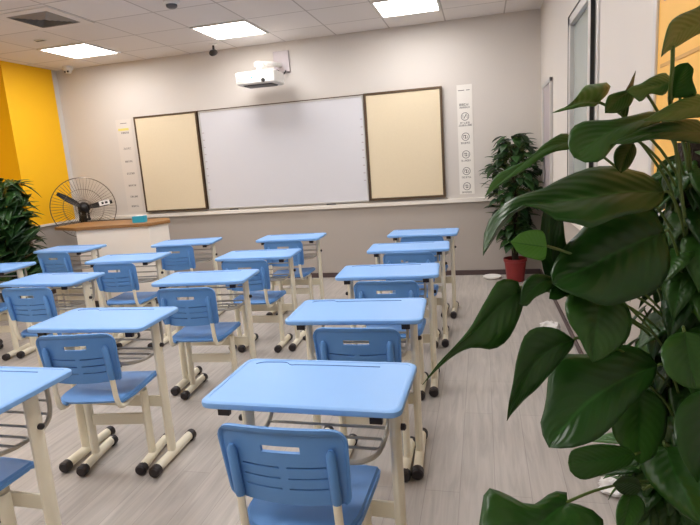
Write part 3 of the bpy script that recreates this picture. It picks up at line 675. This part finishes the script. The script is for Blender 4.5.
LEAVES = json.loads('''[[[[0.703,-5.302,1.673],[0.659,-5.362,1.65],[0.618,-5.417,1.632],[0.589,-5.466,1.609],[0.556,-5.526,1.579]],[[0.703,-5.302,1.673],[0.695,-5.305,1.697],[0.651,-5.363,1.676],[0.608,-5.421,1.657],[0.583,-5.462,1.637],[0.567,-5.498,1.607],[0.556,-5.526,1.579]],[[0.703,-5.302,1.673],[0.689,-5.328,1.643],[0.66,-5.366,1.632],[0.627,-5.412,1.616],[0.6,-5.453,1.602],[0.579,-5.482,1.593],[0.556,-5.526,1.579]]],[[[0.628,-5.35,1.525],[0.627,-5.374,1.548],[0.631,-5.413,1.579]],[[0.628,-5.35,1.525],[0.618,-5.368,1.539],[0.612,-5.383,1.556],[0.61,-5.405,1.57],[0.618,-5.413,1.578],[0.631,-5.413,1.579]],[[0.628,-5.35,1.525],[0.648,-5.347,1.524],[0.669,-5.348,1.527],[0.652,-5.375,1.553],[0.646,-5.397,1.568],[0.631,-5.413,1.579]]],[[[0.62,-5.367,1.555],[0.574,-5.418,1.545],[0.517,-5.482,1.534]],[[0.62,-5.367,1.555],[0.608,-5.369,1.57],[0.577,-5.404,1.562],[0.55,-5.435,1.549],[0.529,-5.461,1.543],[0.517,-5.482,1.534]],[[0.62,-5.367,1.555],[0.596,-5.408,1.528],[0.566,-5.435,1.53],[0.542,-5.47,1.516],[0.528,-5.476,1.527],[0.517,-5.482,1.534]]],[[[0.557,-5.385,1.545],[0.525,-5.418,1.531],[0.488,-5.463,1.503]],[[0.557,-5.385,1.545],[0.536,-5.411,1.543],[0.51,-5.433,1.538],[0.494,-5.454,1.532],[0.488,-5.463,1.518],[0.488,-5.463,1.503]],[[0.557,-5.385,1.545],[0.552,-5.39,1.531],[0.538,-5.408,1.513],[0.514,-5.432,1.503],[0.488,-5.463,1.503]]],[[[0.538,-5.378,1.497],[0.546,-5.379,1.536],[0.556,-5.379,1.578]],[[0.538,-5.378,1.497],[0.531,-5.388,1.501],[0.536,-5.389,1.536],[0.542,-5.407,1.556],[0.556,-5.379,1.578]],[[0.538,-5.378,1.497],[0.547,-5.368,1.498],[0.553,-5.371,1.536],[0.561,-5.353,1.561],[0.556,-5.379,1.578]]],[[[0.483,-5.429,1.523],[0.449,-5.473,1.523],[0.416,-5.52,1.514],[0.389,-5.561,1.505]],[[0.483,-5.429,1.523],[0.507,-5.382,1.541],[0.514,-5.364,1.56],[0.486,-5.394,1.558],[0.459,-5.431,1.553],[0.442,-5.467,1.537],[0.425,-5.502,1.518],[0.405,-5.529,1.511],[0.389,-5.561,1.505]],[[0.483,-5.429,1.523],[0.472,-5.451,1.515],[0.451,-5.479,1.514],[0.432,-5.509,1.511],[0.407,-5.542,1.507],[0.389,-5.561,1.505]]],[[[0.444,-5.41,1.459],[0.404,-5.451,1.454],[0.363,-5.503,1.438],[0.319,-5.57,1.409],[0.28,-5.634,1.381]],[[0.444,-5.41,1.459],[0.432,-5.404,1.475],[0.41,-5.431,1.469],[0.379,-5.469,1.451],[0.359,-5.507,1.433],[0.323,-5.55,1.421],[0.297,-5.583,1.409],[0.28,-5.634,1.381]],[[0.444,-5.41,1.459],[0.438,-5.43,1.445],[0.408,-5.461,1.442],[0.38,-5.496,1.433],[0.348,-5.545,1.416],[0.313,-5.587,1.4],[0.28,-5.634,1.381]]],[[[0.629,-5.324,1.496],[0.564,-5.384,1.489],[0.49,-5.463,1.467],[0.425,-5.546,1.431]],[[0.629,-5.324,1.496],[0.594,-5.334,1.504],[0.548,-5.382,1.496],[0.497,-5.428,1.49],[0.456,-5.45,1.491],[0.43,-5.477,1.478],[0.419,-5.522,1.451],[0.425,-5.546,1.431]],[[0.629,-5.324,1.496],[0.589,-5.389,1.476],[0.532,-5.451,1.461],[0.499,-5.486,1.444],[0.47,-5.54,1.424],[0.446,-5.549,1.421],[0.425,-5.546,1.431]]],[[[0.696,-5.325,1.514],[0.637,-5.384,1.504],[0.586,-5.437,1.494],[0.544,-5.485,1.484]],[[0.696,-5.325,1.514],[0.677,-5.329,1.53],[0.637,-5.372,1.521],[0.603,-5.409,1.509],[0.57,-5.448,1.495],[0.544,-5.485,1.484]],[[0.696,-5.325,1.514],[0.681,-5.356,1.488],[0.641,-5.395,1.484],[0.603,-5.433,1.48],[0.569,-5.466,1.481],[0.544,-5.485,1.484]]],[[[0.699,-5.324,1.458],[0.625,-5.38,1.464],[0.551,-5.441,1.461],[0.492,-5.494,1.449]],[[0.699,-5.324,1.458],[0.683,-5.317,1.482],[0.619,-5.371,1.483],[0.571,-5.411,1.475],[0.53,-5.447,1.464],[0.492,-5.494,1.449]],[[0.699,-5.324,1.458],[0.681,-5.354,1.437],[0.63,-5.391,1.444],[0.576,-5.437,1.451],[0.526,-5.478,1.447],[0.492,-5.494,1.449]]],[[[0.559,-5.362,1.448],[0.538,-5.4,1.425],[0.52,-5.444,1.396]],[[0.559,-5.362,1.448],[0.534,-5.385,1.447],[0.517,-5.408,1.437],[0.509,-5.434,1.42],[0.512,-5.444,1.406],[0.52,-5.444,1.396]],[[0.559,-5.362,1.448],[0.563,-5.369,1.434],[0.555,-5.389,1.42],[0.538,-5.419,1.403],[0.52,-5.444,1.396]]],[[[0.621,-5.344,1.349],[0.549,-5.389,1.357],[0.473,-5.441,1.355],[0.393,-5.498,1.353],[0.33,-5.548,1.344],[0.275,-5.613,1.282]],[[0.621,-5.344,1.349],[0.615,-5.312,1.373],[0.583,-5.315,1.389],[0.53,-5.328,1.403],[0.474,-5.371,1.402],[0.422,-5.415,1.388],[0.379,-5.47,1.373],[0.348,-5.485,1.369],[0.318,-5.524,1.359],[0.294,-5.53,1.34],[0.279,-5.541,1.315],[0.275,-5.613,1.282]],[[0.621,-5.344,1.349],[0.607,-5.382,1.33],[0.565,-5.438,1.323],[0.501,-5.493,1.319],[0.449,-5.539,1.308],[0.422,-5.549,1.321],[0.397,-5.545,1.325],[0.374,-5.54,1.344],[0.346,-5.557,1.356],[0.319,-5.569,1.343],[0.295,-5.638,1.327],[0.283,-5.622,1.298],[0.275,-5.613,1.282]]],[[[0.625,-5.338,1.269],[0.552,-5.388,1.252],[0.47,-5.448,1.226],[0.396,-5.502,1.206]],[[0.625,-5.338,1.269],[0.61,-5.295,1.318],[0.547,-5.323,1.315],[0.488,-5.36,1.302],[0.452,-5.399,1.277],[0.423,-5.426,1.255],[0.397,-5.476,1.226],[0.396,-5.502,1.206]],[[0.625,-5.338,1.269],[0.621,-5.394,1.22],[0.591,-5.438,1.18],[0.536,-5.477,1.166],[0.482,-5.512,1.165],[0.444,-5.523,1.183],[0.415,-5.513,1.193],[0.396,-5.502,1.206]]],[[[0.448,-5.384,1.152],[0.415,-5.399,1.209],[0.401,-5.41,1.272],[0.406,-5.418,1.355]],[[0.448,-5.384,1.152],[0.419,-5.4,1.16],[0.395,-5.41,1.2],[0.385,-5.419,1.254],[0.386,-5.429,1.311],[0.392,-5.426,1.337],[0.406,-5.418,1.355]],[[0.448,-5.384,1.152],[0.46,-5.376,1.179],[0.448,-5.382,1.222],[0.435,-5.391,1.268],[0.429,-5.395,1.313],[0.418,-5.409,1.342],[0.406,-5.418,1.355]]],[[[0.39,-5.481,1.271],[0.357,-5.512,1.281],[0.323,-5.546,1.293]],[[0.39,-5.481,1.271],[0.383,-5.494,1.301],[0.361,-5.516,1.308],[0.339,-5.536,1.305],[0.323,-5.546,1.293]],[[0.39,-5.481,1.271],[0.386,-5.478,1.246],[0.362,-5.501,1.253],[0.339,-5.523,1.267],[0.323,-5.546,1.293]]],[[[0.341,-5.507,1.196],[0.302,-5.549,1.178],[0.264,-5.597,1.152],[0.221,-5.649,1.13],[0.177,-5.716,1.096]],[[0.341,-5.507,1.196],[0.334,-5.51,1.214],[0.3,-5.543,1.224],[0.277,-5.571,1.197],[0.251,-5.609,1.161],[0.231,-5.641,1.143],[0.204,-5.683,1.125],[0.177,-5.716,1.096]],[[0.341,-5.507,1.196],[0.345,-5.509,1.172],[0.327,-5.536,1.134],[0.306,-5.563,1.113],[0.283,-5.588,1.11],[0.253,-5.609,1.121],[0.226,-5.646,1.122],[0.2,-5.664,1.106],[0.177,-5.716,1.096]]],[[[0.409,-5.468,1.203],[0.376,-5.498,1.207],[0.336,-5.554,1.181]],[[0.409,-5.468,1.203],[0.389,-5.473,1.216],[0.362,-5.494,1.221],[0.343,-5.517,1.208],[0.336,-5.554,1.181]],[[0.409,-5.468,1.203],[0.393,-5.497,1.193],[0.364,-5.532,1.188],[0.349,-5.548,1.177],[0.336,-5.554,1.181]]],[[[0.462,-5.435,1.195],[0.429,-5.461,1.193],[0.391,-5.499,1.177]],[[0.462,-5.435,1.195],[0.443,-5.441,1.202],[0.415,-5.463,1.202],[0.397,-5.48,1.193],[0.391,-5.499,1.177]],[[0.462,-5.435,1.195],[0.455,-5.452,1.181],[0.427,-5.476,1.178],[0.407,-5.493,1.173],[0.391,-5.499,1.177]]],[[[0.491,-5.432,1.174],[0.48,-5.473,1.129],[0.46,-5.534,1.069]],[[0.491,-5.432,1.174],[0.467,-5.446,1.181],[0.431,-5.475,1.181],[0.415,-5.502,1.164],[0.42,-5.517,1.138],[0.435,-5.529,1.114],[0.448,-5.533,1.088],[0.46,-5.534,1.069]],[[0.491,-5.432,1.174],[0.515,-5.419,1.166],[0.539,-5.415,1.141],[0.545,-5.433,1.112],[0.528,-5.463,1.083],[0.488,-5.508,1.069],[0.46,-5.534,1.069]]],[[[0.434,-5.503,1.099],[0.388,-5.539,1.092],[0.35,-5.583,1.067],[0.307,-5.657,1.011]],[[0.434,-5.503,1.099],[0.401,-5.529,1.129],[0.363,-5.555,1.141],[0.339,-5.582,1.133],[0.326,-5.601,1.103],[0.319,-5.624,1.073],[0.311,-5.654,1.047],[0.307,-5.657,1.011]],[[0.434,-5.503,1.099],[0.428,-5.506,1.083],[0.394,-5.537,1.056],[0.36,-5.577,1.035],[0.335,-5.597,1.019],[0.315,-5.638,1.014],[0.307,-5.657,1.011]]],[[[0.606,-5.393,1.009],[0.542,-5.439,1.001],[0.483,-5.486,0.987],[0.432,-5.534,0.966],[0.38,-5.591,0.929]],[[0.606,-5.393,1.009],[0.59,-5.368,1.031],[0.538,-5.375,1.045],[0.487,-5.405,1.036],[0.446,-5.43,1.043],[0.411,-5.451,1.048],[0.394,-5.472,1.029],[0.382,-5.518,0.978],[0.369,-5.555,0.95],[0.38,-5.591,0.929]],[[0.606,-5.393,1.009],[0.585,-5.44,0.991],[0.532,-5.5,0.97],[0.497,-5.541,0.953],[0.463,-5.572,0.939],[0.431,-5.594,0.937],[0.407,-5.594,0.931],[0.38,-5.591,0.929]]],[[[0.66,-5.367,1.071],[0.659,-5.407,1.028],[0.66,-5.447,0.986]],[[0.66,-5.367,1.071],[0.624,-5.397,1.073],[0.595,-5.439,1.059],[0.593,-5.462,1.034],[0.606,-5.475,1.014],[0.632,-5.464,0.996],[0.66,-5.447,0.986]],[[0.66,-5.367,1.071],[0.7,-5.345,1.056],[0.723,-5.353,1.025],[0.713,-5.385,0.996],[0.684,-5.425,0.985],[0.66,-5.447,0.986]]],[[[0.569,-5.42,0.973],[0.555,-5.47,0.919],[0.547,-5.52,0.867]],[[0.569,-5.42,0.973],[0.534,-5.447,0.973],[0.505,-5.483,0.958],[0.498,-5.512,0.924],[0.518,-5.526,0.893],[0.547,-5.52,0.867]],[[0.569,-5.42,0.973],[0.602,-5.408,0.954],[0.618,-5.416,0.922],[0.603,-5.454,0.886],[0.574,-5.495,0.868],[0.547,-5.52,0.867]]],[[[0.699,-5.408,0.972],[0.682,-5.464,0.913],[0.661,-5.551,0.828]],[[0.699,-5.408,0.972],[0.645,-5.455,0.979],[0.608,-5.5,0.973],[0.59,-5.532,0.944],[0.595,-5.562,0.911],[0.621,-5.571,0.866],[0.661,-5.551,0.828]],[[0.699,-5.408,0.972],[0.751,-5.379,0.94],[0.777,-5.395,0.881],[0.746,-5.451,0.828],[0.661,-5.551,0.828]]],[[[0.6,-5.482,0.883],[0.603,-5.544,0.854],[0.616,-5.636,0.828]],[[0.6,-5.482,0.883],[0.58,-5.469,0.875],[0.56,-5.482,0.853],[0.56,-5.51,0.835],[0.575,-5.553,0.826],[0.598,-5.59,0.817],[0.616,-5.636,0.828]],[[0.6,-5.482,0.883],[0.627,-5.502,0.894],[0.643,-5.536,0.891],[0.644,-5.58,0.877],[0.632,-5.616,0.853],[0.616,-5.636,0.828]]],[[[0.537,-5.519,0.886],[0.469,-5.583,0.907],[0.404,-5.647,0.935]],[[0.537,-5.519,0.886],[0.525,-5.521,0.899],[0.475,-5.562,0.926],[0.436,-5.597,0.939],[0.411,-5.628,0.946],[0.404,-5.647,0.935]],[[0.537,-5.519,0.886],[0.523,-5.542,0.876],[0.466,-5.6,0.889],[0.428,-5.642,0.903],[0.408,-5.653,0.921],[0.404,-5.647,0.935]]],[[[0.408,-5.613,0.838],[0.365,-5.669,0.841],[0.324,-5.74,0.84],[0.288,-5.821,0.839]],[[0.408,-5.613,0.838],[0.408,-5.588,0.843],[0.381,-5.604,0.847],[0.343,-5.651,0.85],[0.307,-5.646,0.863],[0.271,-5.667,0.885],[0.261,-5.71,0.87],[0.257,-5.763,0.846],[0.288,-5.821,0.839]],[[0.408,-5.613,0.838],[0.437,-5.614,0.832],[0.459,-5.623,0.823],[0.46,-5.646,0.812],[0.418,-5.727,0.802],[0.343,-5.814,0.832],[0.288,-5.821,0.839]]],[[[0.555,-5.507,0.811],[0.525,-5.531,0.834],[0.493,-5.558,0.846]],[[0.555,-5.507,0.811],[0.545,-5.518,0.835],[0.524,-5.534,0.849],[0.507,-5.549,0.854],[0.493,-5.558,0.846]],[[0.555,-5.507,0.811],[0.545,-5.514,0.801],[0.524,-5.529,0.806],[0.507,-5.544,0.822],[0.493,-5.558,0.846]]],[[[0.535,-5.514,0.803],[0.522,-5.546,0.788],[0.502,-5.591,0.771]],[[0.535,-5.514,0.803],[0.516,-5.529,0.807],[0.499,-5.557,0.798],[0.494,-5.586,0.784],[0.502,-5.591,0.771]],[[0.535,-5.514,0.803],[0.551,-5.51,0.793],[0.556,-5.525,0.777],[0.533,-5.56,0.767],[0.502,-5.591,0.771]]]]''')
PX, PY = .735, -5.19
t = thing('potted_pothos', 'big large-leaved green plant on a dark coir pole in the right foreground', 'potted plant', (PX, PY, 0))
pot(t, .15, .30, M['pot_grey'])
bm = bmesh.new()
prof = [(.045+.006*math.sin(i*2.3)+.004*math.sin(i*5.1), .24+i*.04) for i in range(31)]
lathe(bm, prof, n=18); obj('coir_pole', bm, M['coir'], t)
inv = Vector((-PX, -PY, 0))
bm = bmesh.new(); sb = bmesh.new()
random.seed(11)
cam_loc = Vector((.2772, -6.5234, 1.4529))
def near_pole(z, toward):
    a = math.atan2(toward.y, toward.x); return Vector((.045*math.cos(a), .045*math.sin(a), z))
for i, (m_, l_, r_) in enumerate(LEAVES):
    m_, l_, r_ = [[Vector(p)+inv for p in q] for q in (m_, l_, r_)]
    tone = {5: .6, 6: .4, 14: 1.0, 15: .3, 8: .4, 2: .45, 3: .4, 24: .25, 21: .4, 25: .35, 22: .5, 28: .5, 1: .5, 0: .4, 7: .3, 18: .35}.get(i, .12+.1*random.random())  # some leaves' higher tone paints in sheen and backlight besides their own green
    leaf_mesh(bm, m_, l_, r_, tone if i == 14 else tone*.62, 18, 6, .07 if i not in (11, 20) else .05)
    b = m_[0]; z0 = max(.3, b.z-.16-.1*random.random()); s = near_pole(z0, b)
    e = b+(b-m_[1]).normalized()*.012
    tube(sb, smooth_path([s, s.lerp(e, .35)+Vector((0, 0, .03)), s.lerp(e, .75)+Vector((0, 0, .02)), e, b], 4), .0028, 6)
# leaves filling the crown round the pole, mostly on the wall side and above
for i in range(150):
    z = random.uniform(.36, 1.36); a = random.uniform(-.62*PI, .62*PI) if i < 110 else random.uniform(-PI, PI)
    d = Vector((math.cos(a), math.sin(a), 0)); out = random.uniform(.05, .13)
    if i >= 110: z = random.uniform(.34, .72)
    base = d*out+Vector((0, 0, z+.06))
    L_ = random.uniform(.09, .14); lim = XR-PX-.01
    tilt = random.uniform(-.9, .1)
    dv = Vector((d.x, d.y, tilt)).normalized()
    tipx = base.x+dv.x*L_*1.1
    if tipx > lim-.02 or base.x > lim-.03: dv = Vector((-abs(d.x)*.1, d.y+.3*(1 if d.y > 0 else -1), -1)).normalized(); base.x = min(base.x, lim-.06)
    heart_leaf(bm, base, dv, d*.5+Vector((0, 0, 1)), L_, L_*.36, random.uniform(.05, .3), random.uniform(0, .45))
    s = near_pole(max(.28, z-.12), base); tube(sb, smooth_path([s, s.lerp(base, .5)+Vector((0, 0, .02)), base], 4), .0022, 5)
for i in range(70):
    z = random.uniform(1.02, 1.36); a = random.uniform(-PI, PI); d = Vector((math.cos(a), math.sin(a), 0))
    base = d*random.uniform(.03, .07)+Vector((0, 0, z+.04)); L_ = random.uniform(.06, .09)
    heart_leaf(bm, base, Vector((d.x*.6, d.y*.6, random.uniform(-1.2, -.2))), d*.8+Vector((0, 0, 1)), L_, L_*.38, random.uniform(.05, .3), random.uniform(0, .25))
for i in range(95):
    z = random.uniform(.50, 1.20); a = random.uniform(.72*PI, 1.42*PI); d = Vector((math.cos(a), math.sin(a), 0))
    base = d*random.uniform(.05, .11)+Vector((0, 0, z+.06)); L_ = random.uniform(.07, .11)
    heart_leaf(bm, base, Vector((d.x*.6, d.y*.6, random.uniform(-1.2, -.3))), d*.8+Vector((0, 0, 1)), L_, L_*.38, random.uniform(.05, .3), random.uniform(0, .25))
    s = near_pole(max(.28, z-.1), base); tube(sb, smooth_path([s, s.lerp(base, .5)+Vector((0, 0, .02)), base], 4), .0022, 5)
foliage('foliage', bm, M['leaf'], t)
a0, a1, a2, a3 = [Vector(p)+inv for p in [[0.589, -5.471, 1.603], [0.597, -5.445, 1.566], [0.606, -5.408, 1.528], [0.629, -5.346, 1.489]]]
tube(sb, smooth_path([near_pole(1.2, a3), a3, a2, a1, a0], 5), .0035, 7)
for k in range(9):   # climbing stems beside the pole
    a = -PI/2+(k-4)*.5; pts = []
    for q in range(9):
        z = .26+q*.14*(1-.03*k); pts.append((math.cos(a+.25*math.sin(q+k))*(.056+.004*(q % 2)), math.sin(a+.25*math.sin(q+k))*(.056+.004*(q % 2)), z))
    tube(sb, smooth_path(pts, 3), .0045, 6)
obj('stems', sb, M['stem'], t)

def pole_plant(t, r0, z0, z1, n, Lr, seed, mleaf, ph, xmax=9, xmin=-9, ymax=9, wfun=lambda q: 1, wd=.34):
    random.seed(seed); bm = bmesh.new(); sb = bmesh.new()
    lathe(sb, [(.035, ph*.8), (.035, z1-.12), (.02, z1-.1)], n=12); obj('support_pole', sb, M['coir'], t); sb = bmesh.new()
    for i in range(n):
        q = (i+random.random())/n; z = z0+(z1-z0)*q; a = i*2.399+random.random(); d = Vector((math.cos(a), math.sin(a), 0))
        rad = r0*wfun(q)*random.uniform(.45, 1); L_ = random.uniform(*Lr); base = d*rad+Vector((0, 0, z))
        tip = base+d*L_
        if tip.x > xmax or tip.x < xmin or tip.y > ymax:
            d = Vector((d.x*.2, -abs(d.y)-.3, 0)).normalized(); base.x = max(xmin+.03, min(xmax-.03, base.x)); base.y = min(ymax-.03, base.y)
            if abs(base.x+d.x*L_) > min(xmax, -xmin): d = Vector((0, -1, 0))
        heart_leaf(bm, base, d+Vector((0, 0, random.uniform(-.9, .35))), d*.4+Vector((0, 0, 1)), L_, L_*wd, random.uniform(0, .3), random.random(), 7, 2)
        s = Vector((d.x*.03, d.y*.03, max(ph*.85, z-.12))); tube(sb, smooth_path([s, s.lerp(base, .5)+Vector((0, 0, .02)), base], 3), .003, 5)
    foliage('foliage', bm, mleaf, t); obj('stems', sb, M['stem'], t)
t = thing('potted_pothos', 'leafy plant in a red pot in the far right corner by the front wall', 'potted plant', (.61, -.34, 0))
pot(t, .12, .26, M['red_pot']); pole_plant(t, .22, .42, 1.6, 360, (.085, .13), 3, M['leaf_far'], .26, xmax=.29, ymax=.28, wfun=lambda q: .55+.75*min(1, q*2) if q < .75 else 1.3-2.6*(q-.75), wd=.5)
bm = bmesh.new(); lathe(bm, [(.07, 0), (.1, .012), (.105, .03), (.098, .03), (.07, .012)], n=28); o = obj('pot_saucer', bm, M['white']); o.location = (.36, -.20, 0); tag(o, 'white shallow saucer on the floor left of the red pot', 'saucer')
t = thing('potted_money_tree', 'large dark leafy potted plant by the yellow wall at the left edge', 'potted plant', (-4.86, -1.62, 0))
pot(t, .17, .34, M['pot_grey']); pole_plant(t, .3, .42, 1.5, 420, (.15, .24), 5, M['leaf_far'], .34, xmax=.35, xmin=-.9, ymax=.40, wfun=lambda q: 1.25 if q < .45 else 1.25-.75*(q-.45))

# crumpled bags on the floor along the right wall
def crumple(name, label, loc, r, seed):
    random.seed(seed); bm = bmesh.new(); bmesh.ops.create_icosphere(bm, subdivisions=3, radius=r)
    for v in bm.verts:
        v.co *= random.uniform(.72, 1.12); v.co.z = abs(v.co.z)*.6 if v.co.z > 0 else v.co.z*.12
    mz = min(v.co.z for v in bm.verts)
    for v in bm.verts: v.co.z -= mz
    o = obj(name, bm, M['bag'], smooth=False); o.location = loc; tag(o, label, 'plastic bag')
crumple('plastic_bag', 'crumpled white plastic bag on the floor by the right wall, the farther one', (.78, -2.05, 0), .085, 1)
crumple('plastic_bag', 'crumpled white plastic bag on the floor, the nearer one, seen between leaves', (.80, -4.25, 0), .075, 2)

# ------------------------------------------------------------------ world, camera, colour
w = bpy.data.worlds.new('world'); scene.world = w; w.use_nodes = True
w.node_tree.nodes['Background'].inputs[0].default_value = srgb(150, 150, 160); w.node_tree.nodes['Background'].inputs[1].default_value = .3
cam = bpy.data.cameras.new('camera'); co = bpy.data.objects.new('camera', cam); col.objects.link(co)
r_ = Vector((0.9703455503, 0.2316150286, -0.0691664045)); u_ = Vector((0.0230586692, 0.1961412462, 0.9803044983)); f_ = Vector((-0.2406196392, 0.9528289931, -0.1849840512))
mw = Matrix.Identity(4)
for i in range(3): mw[i][0], mw[i][1], mw[i][2] = r_[i], u_[i], -f_[i]
mw.translation = cam_loc; co.matrix_world = mw
cam.sensor_width = 36; cam.lens = 542.36/700*36; cam.clip_start = .05
scene.camera = co
scene.view_settings.view_transform = 'Standard'; scene.view_settings.look = 'None'
scene.view_settings.exposure = .52; scene.view_settings.gamma = 1
